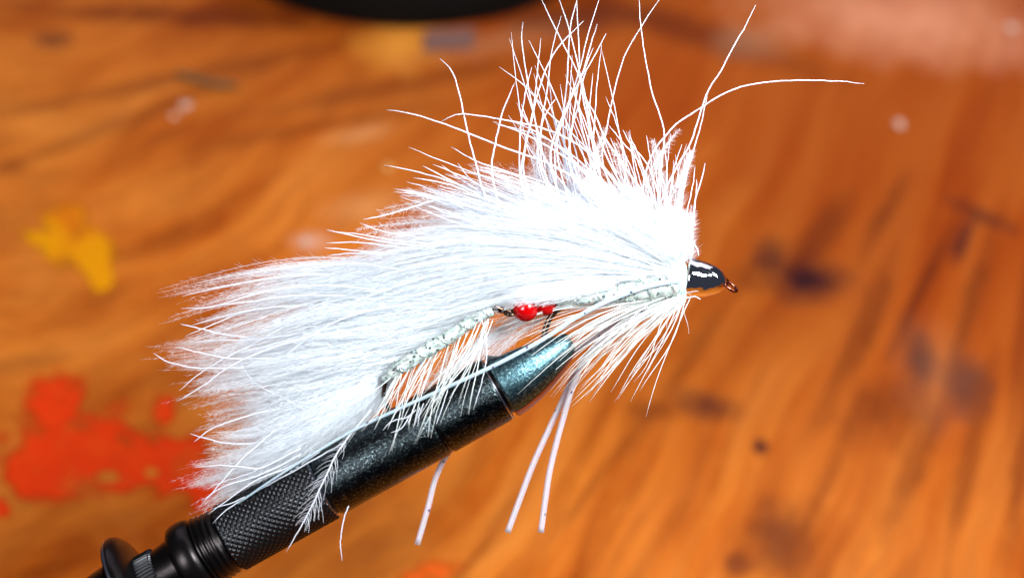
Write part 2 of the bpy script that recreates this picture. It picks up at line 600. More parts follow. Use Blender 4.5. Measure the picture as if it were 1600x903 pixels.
_oc = coords(M_JAW)
_n = noise(M_JAW, _oc, 2200, 4, 0.7)
bump(M_JAW, _n, 0.6, 0.00012)
L(M_JAW, ramp(M_JAW, _n, [(0.36, (0.03, 0.06, 0.075)), (0.55, (0.075, 0.15, 0.175)), (0.7, (0.24, 0.40, 0.42))]), M_JAW.node_tree.nodes['Principled BSDF'].inputs['Base Color'])
M_KN = mat('knurled_black_steel', (0.030, 0.031, 0.034), 0.28, 0.9)
M_BLK = mat('worn_black_steel', (0.018, 0.015, 0.015), 0.3, 0.9)
_oc = coords(M_BLK)
bump(M_BLK, noise(M_BLK, _oc, 700, 4, 0.6), 0.3, 0.0001)
M_BRT = mat('bright_edge_steel', (0.42, 0.44, 0.5), 0.25, 1.0)
M_COPPER = mat('reddish_jaw_steel', (0.28, 0.13, 0.10), 0.3, 1.0)

AX0 = P(371, 834, -2)
AX1 = P(700, 650, -2)
AXD = (AX1 - AX0) / np.linalg.norm(AX1 - AX0)


def S(x):      # distance along the axis for a photo x
    return (x - 371) / (700 - 371) * np.linalg.norm(AX1 - AX0)


vise = thing('fly_tying_vise', 'black metal fly tying vise with knurled grip holding the white fly', 'vise', P(60, 1010))

p = PX
# barrel in two turned lengths with a dark groove between them
s_a, s_b, s_c = S(512), S(681), S(776)
lathe('barrel', AX0, AXD, [(s_a - 4 * p, 46 * p), (s_a - 2 * p, 52 * p), (s_a + 2 * p, 54 * p), (s_b - 4 * p, 54 * p), (s_b - 2 * p, 53 * p), (s_b, 49 * p),
                           (s_b + 2.5 * p, 49 * p), (s_b + 4.5 * p, 53 * p), (s_b + 8 * p, 54 * p), (s_c - 5 * p, 54 * p), (s_c - 1 * p, 52.5 * p), (s_c, 50 * p)], M_OX, vise, 96)
lathe('retaining_ring', AX0, AXD, [(s_c - 0.5 * p, 49 * p), (s_c - 0.2 * p, 53.4 * p), (s_c + 2.2 * p, 53.4 * p), (s_c + 2.8 * p, 49 * p)], M_BRT, vise, 96)
lathe('inner_collar', AX0, AXD, [(s_c, 45 * p), (s_c + 12 * p, 45 * p)], M_BLK, vise, 64)


# two jaws: cone with a flat top bevel, cut along a narrow slit
def jaw(name, side, material):
    """half of a tapering jaw; side +1 upper/front half, -1 the under half"""
    prof = [(s_c + 8 * p, 51.5), (s_c + 11 * p, 53.5), (S(800), 52.5), (S(825), 47.5), (S(850), 39.5), (S(872), 30), (S(889), 21.5), (S(894), 18), (S(897), 13)]
    a = np.cross(AXD, Fw); a /= np.linalg.norm(a)
    if a[2] > 0:
        a = -a            # a points to the lower right in the picture
    b = -np.cross(AXD, a)
    if np.dot(b, Fw) > 0:
        b = -b            # b points to the lens
    seg = 48
    verts, faces = [], []
    phi = -0.62              # the slit lies on the under side, turned a little to the lens
    for s, r in prof:
        # the top face stays flatter than the cone: shift the centre line up as it narrows
        shift = (53.5 - r) * 0.22
        for k in range(seg + 1):
            th = math.pi * k / seg
            if side > 0:
                th2 = th + math.pi + phi
            else:
                th2 = th + phi
            ca, sa = math.cos(th2), -math.sin(th2)
            x, y = ca * r, sa * r
            lim = r * 0.80
            if x < -lim and s > s_c + 20 * p:     # ground flat along the upper side
                x = -lim
            off = 1.3 * side
            nx, ny = math.sin(phi), math.cos(phi)
            verts.append(AX0 + AXD * s + (a * (x - shift + nx * off) + b * (y + ny * off)) * p)
    M = seg + 1
    for i in range(len(prof) - 1):
        for k in range(seg):
            faces.append((i * M + k, i * M + k + 1, (i + 1) * M + k + 1, (i + 1) * M + k))
        faces.append((i * M + seg, i * M, (i + 1) * M, (i + 1) * M + seg))
    faces.append(tuple(range(M))[::-1])
    faces.append(tuple((len(prof) - 1) * M + k for k in range(M)))
    o = mesh_from(name, verts, faces, material, vise, True)
    import bmesh
    bm = bmesh.new(); bm.from_mesh(o.data)
    bmesh.ops.recalc_face_normals(bm, faces=bm.faces)
    for e in bm.edges:
        if len(e.link_faces) == 2 and e.calc_face_angle(0) > math.radians(28):
            e.smooth = False
    bm.to_mesh(o.data); bm.free()
    return o


j1 = jaw('jaw', 1, M_JAW); j1['label'] = 'bluish polished jaw facing the lens'
j2 = jaw('jaw', -1, M_COPPER); j2['label'] = 'reddish under jaw behind the slit'


# knurled grip: real diamond pyramids
def knurl(name, s0, s1, r, nd, depth, material, lean=1.0, straight=False):
    a = np.cross(AXD, Fw); a /= np.linalg.norm(a)
    b = np.cross(AXD, a)
    seg = nd * 6
    Ls = s1 - s0
    pitch = 2 * math.pi * r / nd
    rows = max(4, int(Ls / pitch * 6 / lean))
    th = np.arange(seg) * 2 * np.pi / seg
    s = np.linspace(0, Ls, rows)
    TH, SS = np.meshgrid(th, s)
    u = TH / (2 * np.pi) * nd
    v = SS / pitch * lean
    if straight:
        hgt = np.abs(((u) % 1) - 0.5) * 2
    else:
        t1 = np.abs(((u + v) % 1) - 0.5) * 2
        t2 = np.abs(((u - v) % 1) - 0.5) * 2
        hgt = np.minimum(np.minimum(t1, t2) * 1.6, 0.75)
    edge = np.minimum(1, np.minimum(SS, Ls - SS) / (4 * p))
    R = r - depth + depth * hgt * 1.3 - (1 - edge) * depth * 1.5
    v3 = AX0 + AXD * (s0 + SS)[..., None] + R[..., None] * (np.cos(TH)[..., None] * a + np.sin(TH)[..., None] * b)
    co = v3.reshape(-1, 3)
    i = np.arange(rows - 1)[:, None] * seg
    k = np.arange(seg)[None, :]
    k2 = (k + 1) % seg
    q = np.stack([i + k, i + k2, i + seg + k2, i + seg + k], -1).reshape(-1, 4)
    return mesh_np(name, co, q.ravel(), np.full(len(q), 4), material, vise, None, False)


knurl('knurled_grip', S(356), S(507), 56 * p, 33, 4.2 * p, M_KN)
lathe('grip_end', AX0, AXD, [(S(507) - 3 * p, 40 * p), (S(507) - 3 * p, 53 * p), (S(507) - 1 * p, 54 * p), (S(507) + 1 * p, 50 * p), (S(512), 46 * p)], M_BRT, vise, 72)
lathe('grip_core', AX0, AXD, [(S(330), 48 * p), (S(356), 51 * p), (S(357), 40 * p)], M_BLK, vise, 64)
# flared collar with turned rings
prof = [(S(240), 34), (S(242), 40), (S(258), 43), (S(276), 46), (S(284), 47), (S(286), 55), (S(289), 59.5), (S(294), 62), (S(303), 63), (S(312), 62), (S(317), 59), (S(320), 55)]
for k in range(4):
    c = 322 + k * 8
    prof += [(S(c), 52), (S(c + 2), 57 - k), (S(c + 4), 57 - k), (S(c + 6), 52)]
prof += [(S(356), 48)]
lathe('collar', AX0, AXD, [(s, r * p) for s, r in prof], M_BLK, vise, 96)
knurl('ribbed_neck', S(222), S(258), 47 * p, 50, 3.0 * p, M_KN, 1.0, True)
lathe('neck_core', AX0, AXD, [(S(190), 34 * p), (S(256), 38 * p)], M_BLK, vise, 48)
lathe('thumb_wheel', AX0, AXD, [(S(203), 30 * p), (S(204), 84 * p), (S(206), 91 * p), (S(210), 93 * p), (S(215), 93 * p), (S(219), 91 * p), (S(225), 83 * p), (S(229), 66 * p), (S(232), 48 * p), (S(233), 38 * p)], M_BLK, vise, 96)
lathe('wheel_edge', AX0, AXD, [(S(208), 92 * p), (S(208.4), 93.8 * p), (S(211.8), 93.8 * p), (S(212.2), 92 * p)], M_BRT, vise, 96)
lathe('rear_shaft', AX0, AXD, [(S(-40), 34 * p), (S(-30), 40 * p), (S(120), 40 * p), (S(150), 40 * p), (S(160), 56 * p), (S(192), 60 * p), (S(197), 40 * p)], M_BLK, vise, 64)
pe = AX0 + AXD * S(-20)
lathe('vise_post', np.array([pe[0], pe[1], 0.006]), (0, 0, 1), [(0, 0.0045), (pe[2] + 0.006, 0.0045), (pe[2] + 0.008, 0.003)], M_BLK, vise, 40)
lathe('vise_foot', np.array([pe[0], pe[1], 0.0]), (0, 0, 1), [(0.0, 0.021), (0.001, 0.022), (0.005, 0.022), (0.007, 0.019), (0.008, 0.006)], M_BLK, vise, 64)

# ================================================================== THE FLY
fly = thing('trout_fly', 'white marabou streamer fly with silver cone head, red beads and rubber legs', 'fishing fly', P(850, 540))
M_FLUFF = fibre_mat('marabou', (0.93, 0.96, 0.975), 0.50, 0.0)
M_FIB = fibre_mat('white_fibre', (0.80, 0.82, 0.88), 0.35, 0.05)
M_HACK = fibre_mat('cream_hackle', (0.90, 0.94, 0.92), 0.35, 0.05)
M_DOWN = fibre_mat('fine_down', (0.94, 0.955, 0.985), 0.50, 0.0)


def fan(rows, n, mseg=12, clumps=60, spread=0.05, jit=5.0, lenv=(0.72, 1.02), depth=(0, 10, 30, 20), dshift=0.0, ell=True, wave=3.0, clumpj=7.0, pts_rng=RNG, lock=0.0, thin=0.0):
    """fibres blended between neighbouring guide rows; returns px array (n,mseg,3)"""
    rs = np.stack([spline(r, mseg) for r in rows])          # (R,M,2)
    R = len(rows)
    g = pts_rng
    ct = g.uniform(0, 1, clumps)
    ct = np.where((ct < 0.30) & (g.uniform(0, 1, clumps) < thin), 0.3 + ct * 2.3, ct)
    cq = g.uniform(-1, 1, clumps)
    cl = g.uniform(lenv[0], lenv[1], clumps)
    cj = g.normal(0, clumpj, (clumps, 2))
    ci = g.integers(0, clumps, n)
    t = np.clip(ct[ci] + g.normal(0, spread, n), 0, 0.9999)
    ct = ct[ci]
    # length
    ln = np.clip(cl[ci] + g.normal(0, 0.05, n), 0.3, 1.12)
    s = np.linspace(0, 1, mseg)
    out = np.empty((n, mseg, 3))
    q = s[None, :] * ln[:, None] * (mseg - 1)
    qi = np.clip(q.astype(int), 0, mseg - 2)
    qf = (q - qi)[..., None]
    # fibres of one lock draw together towards its tip
    tp = ct[:, None] + (t - ct)[:, None] * (1 - lock * s[None, :] ** 1.8)
    f = np.clip(tp, 0, 0.9999) * (R - 1)
    i = f.astype(int)
    fr = (f - i)[..., None]
    lo = rs[i, qi] * (1 - qf) + rs[i, qi + 1] * qf
    hi = rs[i + 1, qi] * (1 - qf) + rs[i + 1, qi + 1] * qf
    pt = lo * (1 - fr) + hi * fr
    d = np.gradient(pt, axis=1)
    d /= np.linalg.norm(d, axis=2, keepdims=True) + 1e-9
    nrm = np.stack([-d[..., 1], d[..., 0]], -1)
    ss = s[None, :, None]
    off = (g.normal(0, jit, n)[:, None, None] * (0.25 + (1 - lock) * ss ** 1.5 + lock * 1.2 * np.sin(np.pi * ss ** 0.8)) + g.normal(0, wave, n)[:, None, None] * np.sin(ss * g.uniform(2, 6, n)[:, None, None] + g.uniform(0, 6, n)[:, None, None]))
    pt = pt + nrm * off + cj[ci][:, None, :] * ss ** 1.3 + g.normal(0, 2.0, (n, 1, 2))
    out[..., :2] = pt
    th = np.interp(s, np.linspace(0, 1, len(depth)), depth)[None, :]
    qq = np.clip(cq[ci] + g.normal(0, 0.35, n), -1.15, 1.15)
    if ell:
        qq = qq * np.sqrt(np.clip(1 - (2 * t - 1) ** 2, 0.12, 1))
    out[..., 2] = qq[:, None] * th + dshift
    return out


def down(pts, per, length, width, ang=0.6, start=0.12, seed=1, taper=True):
    """barbules: one long thin triangle each, standing out of the barbs; pts px (n,m,3)"""
    g = np.random.default_rng(seed)
    n, m, _ = pts.shape
    s = start + (0.98 - start) * g.uniform(0, 1, (n, per)) ** 0.85
    q = s * (m - 1)
    qi = np.clip(q.astype(int), 0, m - 2)
    qf = (q - qi)[..., None]
    ar = np.arange(n)[:, None]
    p0 = pts[ar, qi] * (1 - qf) + pts[ar, qi + 1] * qf
    tg = pts[ar, qi + 1] - pts[ar, qi]
    tg /= np.linalg.norm(tg, axis=-1, keepdims=True) + 1e-9
    rv = g.normal(0, 1, (n, per, 3))
    pr = rv - (rv * tg).sum(-1, keepdims=True) * tg
    pr /= np.linalg.norm(pr, axis=-1, keepdims=True) + 1e-9
    an = ang * g.uniform(0.6, 1.4, (n, per))[..., None]
    d = tg * np.cos(an) + pr * np.sin(an)
    ln = length * g.uniform(0.4, 1.1, (n, per))[..., None]
    if taper:
        ln = ln * (1.0 - 0.65 * s[..., None] ** 2)
    side = np.cross(d, g.normal(0, 1, (n, per, 3)))
    side /= np.linalg.norm(side, axis=-1, keepdims=True) + 1e-9
    # two short pieces so that each bends a little
    mid = p0 + d * ln * 0.5
    d2 = d + pr * g.uniform(-0.4, 0.5, (n, per))[..., None]
    d2 /= np.linalg.norm(d2, axis=-1, keepdims=True)
    tip = mid + d2 * ln * 0.5
    v = np.stack([p0 - side * width * .5, p0 + side * width * .5, mid + side * width * .38, mid - side * width * .38, tip], 2)
    co = to_world(v.reshape(-1, 3))
    k = np.arange(n * per)[:, None] * 5
    quad = (k + np.array([[0, 1, 2, 3]]))
    tri = (k + np.array([[3, 2, 4]]))
    corner = np.concatenate([quad.ravel(), tri.ravel()])
    tot = np.concatenate([np.full(len(quad), 4), np.full(len(tri), 3)])
    return co, corner, tot


def fluff(name, pts, rad, per, blen, bwid, seed, label=None, ang=0.6, material=None, dmat=None, start=0.12):
    n, m, _ = pts.shape
    g = np.random.default_rng(seed)
    prof = np.interp(np.linspace(0, 1, m), [0, 0.15, 0.7, 1], [0.8, 1, 0.75, 0.12])
    r = rad * prof[None] * g.uniform(0.6, 1.35, (n, 1)) * PX
    A = tubes(to_world(pts), r, 3, g.uniform(0, 6.28, n))
    o = mesh_np(name, *A, material or M_FLUFF, fly, 'stuff')
    if label:
        o['label'] = label
    if per:
        B = down(pts, per, blen, bwid, ang, start, seed)
        o2 = mesh_np(name + '_down', *B, dmat or M_DOWN, o, 'stuff', False)
        o2.matrix_parent_inverse = Matrix.Identity(4)
        # parent o is itself offset by its parent inverse: undo so that the down stays in place
        o2.matrix_parent_inverse = Matrix.Identity(4)
    return o


# --- wing over the front hook, from upright at the head round to lying back
wing_rows = [
    [(1062, 414), (1066, 392), (1070, 368), (1076, 345)],
    [(1060, 412), (1052, 370), (1036, 330), (1028, 300)],
    [(1056, 410), (1025, 360), (985, 310), (950, 275)],
    [(1050, 412), (990, 350), (920, 295), (870, 250)],
    [(1045, 415), (965, 354), (870, 302), (790, 268)],
    [(1040, 418), (930, 358), (800, 314), (700, 282)],
    [(1036, 420), (905, 364), (750, 328), (635, 304)],
    [(1036, 422), (900, 372), (730, 345), (600, 348), (570, 356)],
    [(1036, 425), (880, 378), (700, 366), (570, 390), (510, 425)],
    [(1036, 428), (860, 388), (690, 388), (530, 430), (400, 452)],
    [(1038, 430), (860, 405), (690, 418), (530, 470), (400, 530)],
    [(1042, 432), (870, 425), (730, 446), (600, 498), (480, 555)],
    [(1048, 434), (900, 440), (810, 462), (700, 490), (610, 525)],
    [(1048, 436), (930, 448), (860, 464), (790, 478), (700, 498)],
]
A = fan(wing_rows, 2700, 12, 120, 0.035, 5, (0.62, 1.0), (4, 30, 55, 50), 2, lock=0.8, clumpj=9, thin=0.5)
fluff('wing', A, 0.36, 76, 26, 0.30, 21, 'thick white marabou wing behind the cone head')
# denser heart of the wing, near the head
core_rows = [
    [(1060, 418), (1058, 395), (1046, 376)],
    [(1060, 415), (1030, 370), (990, 335)],
    [(1055, 415), (980, 355), (895, 312)],
    [(1050, 418), (940, 365), (810, 320)],
    [(1050, 422), (900, 380), (720, 350)],
    [(1050, 428), (880, 405), (680, 400)],
    [(1050, 432), (880, 430), (700, 460)],
    [(1050, 436), (940, 436), (860, 445)],
]
A = fan(core_rows, 1500, 10, 90, 0.03, 4, (0.7, 1.05), (6, 30, 45, 40), 4)
fluff('underwing', A, 0.65, 50, 28, 0.38, 22, 'dense bright white heart of the wing')

# --- tail over the rear hook
tail_rows = [
    [(778, 470), (650, 432), (520, 420), (400, 434), (285, 462)],
    [(775, 474), (640, 448), (500, 448), (380, 478), (285, 512)],
    [(770, 478), (640, 478), (500, 490), (380, 525), (290, 545)],
    [(745, 488), (620, 510), (500, 528), (380, 552), (245, 556)],
    [(690, 520), (580, 540), (470, 560), (370, 580), (275, 590)],
    [(640, 552), (540, 568), (440, 590), (350, 605), (275, 625)],
    [(615, 570), (540, 598), (450, 630), (380, 660), (310, 680)],
    [(610, 575), (540, 625), (450, 675), (380, 700), (305, 705)],
    [(610, 578), (560, 630), (480, 690), (400, 740), (315, 775)],
    [(614, 584), (590, 630), (520, 685), (430, 740), (340, 800)],
]
A = fan(tail_rows, 2900, 13, 115, 0.028, 6, (0.52, 1.0), (4, 32, 55, 50), -4, wave=4, lock=0.85, clumpj=12)
fluff('tail', A, 0.36, 78, 25, 0.28, 31, 'long white marabou tail spreading to the left')
tc_rows = [
    [(800, 466), (690, 440), (560, 430), (440, 450)],
    [(790, 472), (680, 465), (560, 480), (430, 510)],
    [(770, 480), (660, 500), (540, 530), (400, 560)],
    [(640, 560), (560, 580), (460, 600), (360, 620)],
    [(612, 575), (540, 615), (450, 650), (370, 690)],
    [(612, 580), (560, 640), (480, 690), (390, 745)],
]
A = fan(tc_rows, 1700, 10, 100, 0.03, 5, (0.6, 0.95), (4, 28, 40, 35), -8)
fluff('undertail', A, 0.6, 44, 26, 0.36, 32, 'dense inner part of the tail')

A = fan([[(960, 436), (890, 446), (790, 456)], [(960, 441), (880, 452), (785, 463)], [(955, 448), (880, 460), (800, 466)]],
        260, 9, 24, 0.06, 3, (0.7, 1.0), (4, 6, 8, 6), 32)
fluff('wing_underside', A, 0.36, 50, 18, 0.28, 43, 'wispy lower edge of the wing lying over the red beads')

# thin veil between the rear body and the jaws
veil_rows = [
    [(880, 480), (820, 520), (760, 570), (700, 620)],
    [(850, 480), (780, 520), (720, 570), (650, 625)],
    [(780, 495), (740, 540), (690, 590), (610, 640)],
]
A = fan(veil_rows, 70, 9, 14, 0.06, 5, (0.6, 1.0), (2, 8, 14, 12), -34)
fluff('veil', A, 0.35, 55, 26, 0.3, 41, 'thin see-through down below the red beads')
# plumes standing up at the head: stems with long barbules
plume = [
    [(1012, 345), (1008, 300), (1022, 250), (1052, 205)],
    [(1000, 345), (985, 300), (972, 260), (962, 228)],
    [(1045, 350), (1042, 300), (1030, 250), (1022, 215)],
    [(1060, 370), (1062, 320), (1070, 280), (1078, 245)],
    [(1072, 400), (1080, 370), (1086, 345), (1088, 325)],
    [(1030, 350), (1050, 300), (1072, 262), (1082, 232)],
    [(930, 320), (925, 270), (935, 235), (945, 205)],
    [(850, 320), (838, 270), (838, 235), (842, 215)],
    [(760, 350), (690, 340), (620, 345), (560, 352)],
    [(790, 352), (720, 325), (650, 322), (590, 335)],
    [(900, 320), (870, 280), (862, 250), (860, 215)],
    [(560, 560), (450, 530), (350, 545), (262, 556)],
    [(560, 600), (470, 600), (380, 590), (300, 596)],
    [(560, 600), (470, 640), (390, 640), (320, 655)],
    [(560, 640), (480, 690), (400, 700), (330, 695)],
    [(560, 650), (480, 710), (400, 735), (330, 735)],
]
PP = np.concatenate([np.stack([np.column_stack([spline(r, 12), np.full(12, z)]) + np.r_[RNG.normal(0, 5, 2), 0] for z in (-30, -45, -18)]) for r in plume])
fluff('plume', PP, 0.8, 190, 24, 0.42, 51, 'feathery plume tips standing out of the wing and tail', 0.9, start=0.05)


# --- long single fibres
def fibre(name, pts2, w=2.6, d0=10, d1=10, material=None, parent=None, n=None, tip=0.2, root=0.9):
    pts2 = np.asarray(pts2, float)
    n = n or 9 + 3 * len(pts2)
    q = spline(pts2, n)
    q[1:-1] += np.random.default_rng(int(abs(pts2[0, 0] * 7 + pts2[0, 1]))).normal(0, 0.28, (n - 2, 2))
    z = np.linspace(d0, d1, n) + 2.0 * np.sin(np.linspace(0, 3, n) + pts2[0, 0])
    pts = to_world(np.column_stack([q, z]))
    s = np.linspace(0, 1, n)
    r = np.interp(s, [0, 0.1, 0.4, 0.8, 1], [tip, 0.6, 0.85, 1.0, root]) * w * 0.5 * PX
    co, cr, tt = tubes(pts[None], r[None], 5)
    return mesh_np(name, co, cr, tt, material or M_FIB, parent or fly)


# tip first, root last; every root is carried on into the wing
longs = [
    [(687, 92), (705, 110), (717, 145), (730, 205), (742, 250), (760, 310), (800, 360)],
    [(604, 172), (650, 180), (690, 193), (735, 210), (790, 232), (870, 262), (960, 320)],
    [(690, 190), (710, 180), (725, 178), (790, 188), (860, 205), (920, 240), (990, 320)],
    [(780, 105), (820, 135), (860, 180), (900, 215), (960, 280), (1010, 350)],
    [(804, 130), (785, 175), (775, 220), (768, 265), (780, 330)],
    [(817, 35), (815, 60), (822, 115), (830, 160), (838, 200), (846, 270), (880, 340)],
    [(845, 60), (840, 110), (833, 170), (820, 230), (815, 280), (840, 340)],
    [(831, 105), (820, 150), (812, 220), (815, 290), (840, 350)],
    [(877, 25), (862, 80), (855, 140), (845, 200), (840, 260), (870, 340)],
    [(912, 33), (880, 65), (862, 90), (845, 130), (830, 190), (818, 270), (850, 350)],
    [(843, -6), (870, 50), (905, 120), (915, 160), (930, 230), (955, 290), (1000, 360)],
    [(872, -8), (890, 50), (905, 110), (925, 185), (960, 270), (1010, 350)],
    [(901, -8), (903, 50), (904, 110), (885, 170), (870, 235), (890, 320)],
    [(903, -8), (890, 50), (886, 130), (880, 190), (890, 270), (940, 340)],
    [(938, -6), (920, 50), (905, 110), (890, 160), (868, 225), (870, 300)],
    [(933, 38), (920, 80), (908, 120), (880, 180), (860, 245), (880, 330)],
    [(947, 53), (925, 95), (912, 120), (905, 160), (890, 230), (920, 320)],
    [(927, 75), (915, 105), (903, 135), (895, 190), (890, 260), (930, 330)],
    [(868, 155), (855, 175), (845, 205), (850, 270), (890, 340)],
    [(912, 150), (930, 180), (945, 215), (975, 260), (1010, 310), (1035, 370)],
    [(905, 110), (912, 160), (925, 220), (937, 275), (970, 340)],
    [(998, -6), (1002, 50), (1010, 100), (1020, 150), (1033, 185), (1038, 215), (1032, 275), (1030, 350)],
    [(1034, -6), (1003, 40), (975, 90), (958, 150), (948, 200), (942, 255), (970, 330)],
    [(1181, 8), (1165, 40), (1145, 75), (1130, 105), (1105, 145), (1090, 190), (1078, 225), (1045, 285), (1020, 350)],
    [(1350, 131), (1310, 127), (1230, 126), (1165, 134), (1125, 150), (1090, 172), (1050, 200), (1015, 250), (1000, 320)],
    [(1105, 150), (1095, 195), (1082, 240), (1068, 290), (1050, 360)],
    [(1102, 255), (1095, 285), (1087, 310), (1083, 345), (1070, 400)],
    [(1088, 280), (1088, 300), (1084, 330), (1076, 380)],
    [(973, 203), (985, 225), (1010, 255), (1026, 295), (1040, 360)],
    [(950, 195), (975, 225), (1000, 255), (1018, 300), (1040, 370)],
    [(985, 215), (1000, 250), (1012, 290), (1035, 350)],
    [(1078, 230), (1072, 270), (1066, 310), (1060, 370)],
    [(1092, 400), (1089, 388), (1080, 380), (1070, 395)],
    [(638, 230), (700, 255), (760, 278), (850, 312), (930, 350)],
    [(705, 230), (740, 250), (790, 268), (860, 290), (940, 340)],
    [(600, 258), (650, 268), (720, 290), (800, 325), (900, 360)],
    [(770, 190), (830, 215), (900, 258), (980, 330)],
    [(775, 195), (820, 205), (880, 232), (960, 300)],
    [(797, 188), (835, 205), (885, 240), (940, 300)],
    [(615, 300), (660, 306), (740, 328), (850, 352)],
    [(618, 295), (670, 306), (760, 330), (860, 350)],
    [(626, 305), (700, 312), (770, 335), (860, 362)],
    [(635, 284), (680, 298), (750, 322), (840, 345)],
    [(646, 278), (700, 288), (760, 312), (840, 335)],
    [(660, 259), (700, 280), (760, 310), (830, 335)],
    [(676, 257), (720, 275), (770, 300), (840, 330)],
    [(690, 258), (720, 280), (750, 300), (800, 335)],
    [(715, 255), (735, 280), (770, 305), (820, 335)],
    [(567, 343), (610, 334), (650, 322), (690, 312), (740, 325)],
    [(562, 348), (600, 362), (660, 372), (720, 378)],
    [(510, 359), (550, 368), (600, 378), (680, 388)],
    [(525, 362), (560, 366), (620, 376), (700, 384)],
    [(509, 380), (560, 379), (620, 386), (700, 392)],
    [(507, 387), (560, 392), (620, 398)],
    [(515, 399), (550, 396), (600, 398)],
    [(285, 463), (330, 452), (390, 440), (450, 432), (520, 430), (600, 440)],
    [(458, 425), (520, 414), (560, 412), (620, 420)],
    [(283, 482), (330, 480), (390, 462), (450, 450), (520, 446), (600, 455)],
    [(296, 485), (340, 478), (400, 470), (460, 462), (540, 462)],
    [(290, 525), (330, 508), (370, 492), (430, 480), (520, 474)],
    [(282, 506), (320, 515), (350, 523), (400, 528)],
    [(300, 508), (350, 494), (410, 482), (480, 476)],
    [(277, 627), (320, 600), (360, 572), (420, 545), (500, 520)],
    [(240, 552), (265, 566), (310, 575), (380, 575)],
    [(275, 542), (310, 550), (360, 560), (420, 560)],
    [(280, 610), (310, 585), (350, 560), (400, 535), (450, 505)],
    [(300, 535), (340, 532), (400, 530), (480, 520)],
    [(297, 677), (330, 687), (360, 693), (410, 690), (470, 670)],
    [(305, 730), (340, 727), (380, 729), (410, 730), (470, 700)],
    [(303, 690), (330, 670), (360, 658), (420, 640)],
    [(320, 765), (350, 752), (400, 735), (440, 705), (480, 680)],
    [(315, 788), (340, 760), (375, 720), (420, 680), (460, 650)],
    [(315, 782), (350, 760), (410, 740), (470, 710)],
    [(325, 803), (350, 785), (400, 750), (450, 730), (520, 690)],
    [(332, 818), (355, 795), (400, 768), (460, 735), (540, 690)],
    [(330, 795), (370, 782), (430, 752), (500, 705)],
    [(370, 560), (400, 600), (440, 620), (500, 655)],
    [(440, 560), (500, 515), (560, 490), (640, 475)],
    [(540, 464), (600, 466), (680, 455), (740, 440)],
]
fd = random.Random(5)
for k, l in enumerate(longs):
    d = fd.uniform(18, 56)
    xs = l[0][0]
    fibre('long_fibre', l, fd.uniform(2.3, 3.2), d, d - 6)

# more crossing fibres in the upright tuft, between the traced ones
for k in range(30):
    tx = fd.uniform(790, 950)
    ty = fd.uniform(90, 215) if k % 3 else fd.uniform(40, 120)
    rx = 850 + (tx - 790) * 0.75 + fd.uniform(-25, 35)
    ry = fd.uniform(300, 350)
    b1 = fd.uniform(-18, 18)
    l = [(tx, ty), (tx * .7 + rx * .3 + b1 * .7, ty * .7 + ry * .3), (tx * .35 + rx * .65 + b1, ty * .35 + ry * .65), (rx, ry)]
    fibre('long_fibre', l, fd.uniform(1.6, 2.6), fd.uniform(-25, 45), fd.uniform(-10, 40))
for k in range(26):
    tx = fd.uniform(950, 1090)
    ty = 190 + abs(tx - 1010) * 0.4 + fd.uniform(0, 60)
    rx = 1000 + (tx - 950) * 0.45 + fd.uniform(-10, 15)
    ry = fd.uniform(330, 380)
    l = [(tx, ty), (tx * .6 + rx * .4 + fd.uniform(-8, 8), ty * .6 + ry * .4), (rx, ry)]
    fibre('long_fibre', l, fd.uniform(1.4, 2.4), fd.uniform(-20, 40), fd.uniform(0, 40))
for k in range(34):                       # short spikes along the left shoulder of the wing
    a = fd.uniform(0, 1)
    tx, ty = 620 + 130 * a + fd.uniform(-10, 25), 305 - 52 * a + fd.uniform(-6, 20)
    l = [(tx, ty), (tx + 70, ty + 22 + fd.uniform(-6, 6)), (tx + 150, ty + 55)]
    fibre('long_fibre', l, fd.uniform(1.5, 2.4), fd.uniform(0, 45), fd.uniform(10, 40))

# --- hackle beards: straight cream fibres under the head and under the rear body
hackle = [
    [(1072, 458), (1042, 525), (1012, 580), (985, 632)],
    [(1066, 460), (1010, 520), (965, 575), (920, 628)],
    [(1062, 460), (990, 508), (935, 560), (885, 615)],
    [(1058, 458), (965, 498), (900, 540), (835, 600)],
    [(1052, 456), (950, 486), (870, 520), (790, 570)],
    [(1050, 452), (950, 466), (860, 478), (800, 492)],
]
H = fan(hackle, 112, 11, 46, 0.04, 13, (0.74, 1.03), (6, 22, 34, 34), 12, wave=4, clumpj=10)
g_ = np.random.default_rng(3)
Hr = np.interp(np.linspace(0, 1, 11), [0, .2, .75, 1], [1, 1, .7, .25])[None] * g_.uniform(0.5, 1.0, (len(H), 1)) * PX
for k in range(len(H)):
    co, cr, tt = tubes(to_world(H[k])[None], Hr[k][None], 4)
    mesh_np('hackle_fibre', co, cr, tt, M_HACK, fly)
HF = fan(hackle[:5], 50, 9, 50, 0.04, 8, (0.18, 0.42), (6, 16, 22, 20), 6)
fluff('hackle_base', HF, 0.6, 8, 10, 0.25, 61, 'short cream fibres at the throat', 0.5, M_HACK, M_HACK)

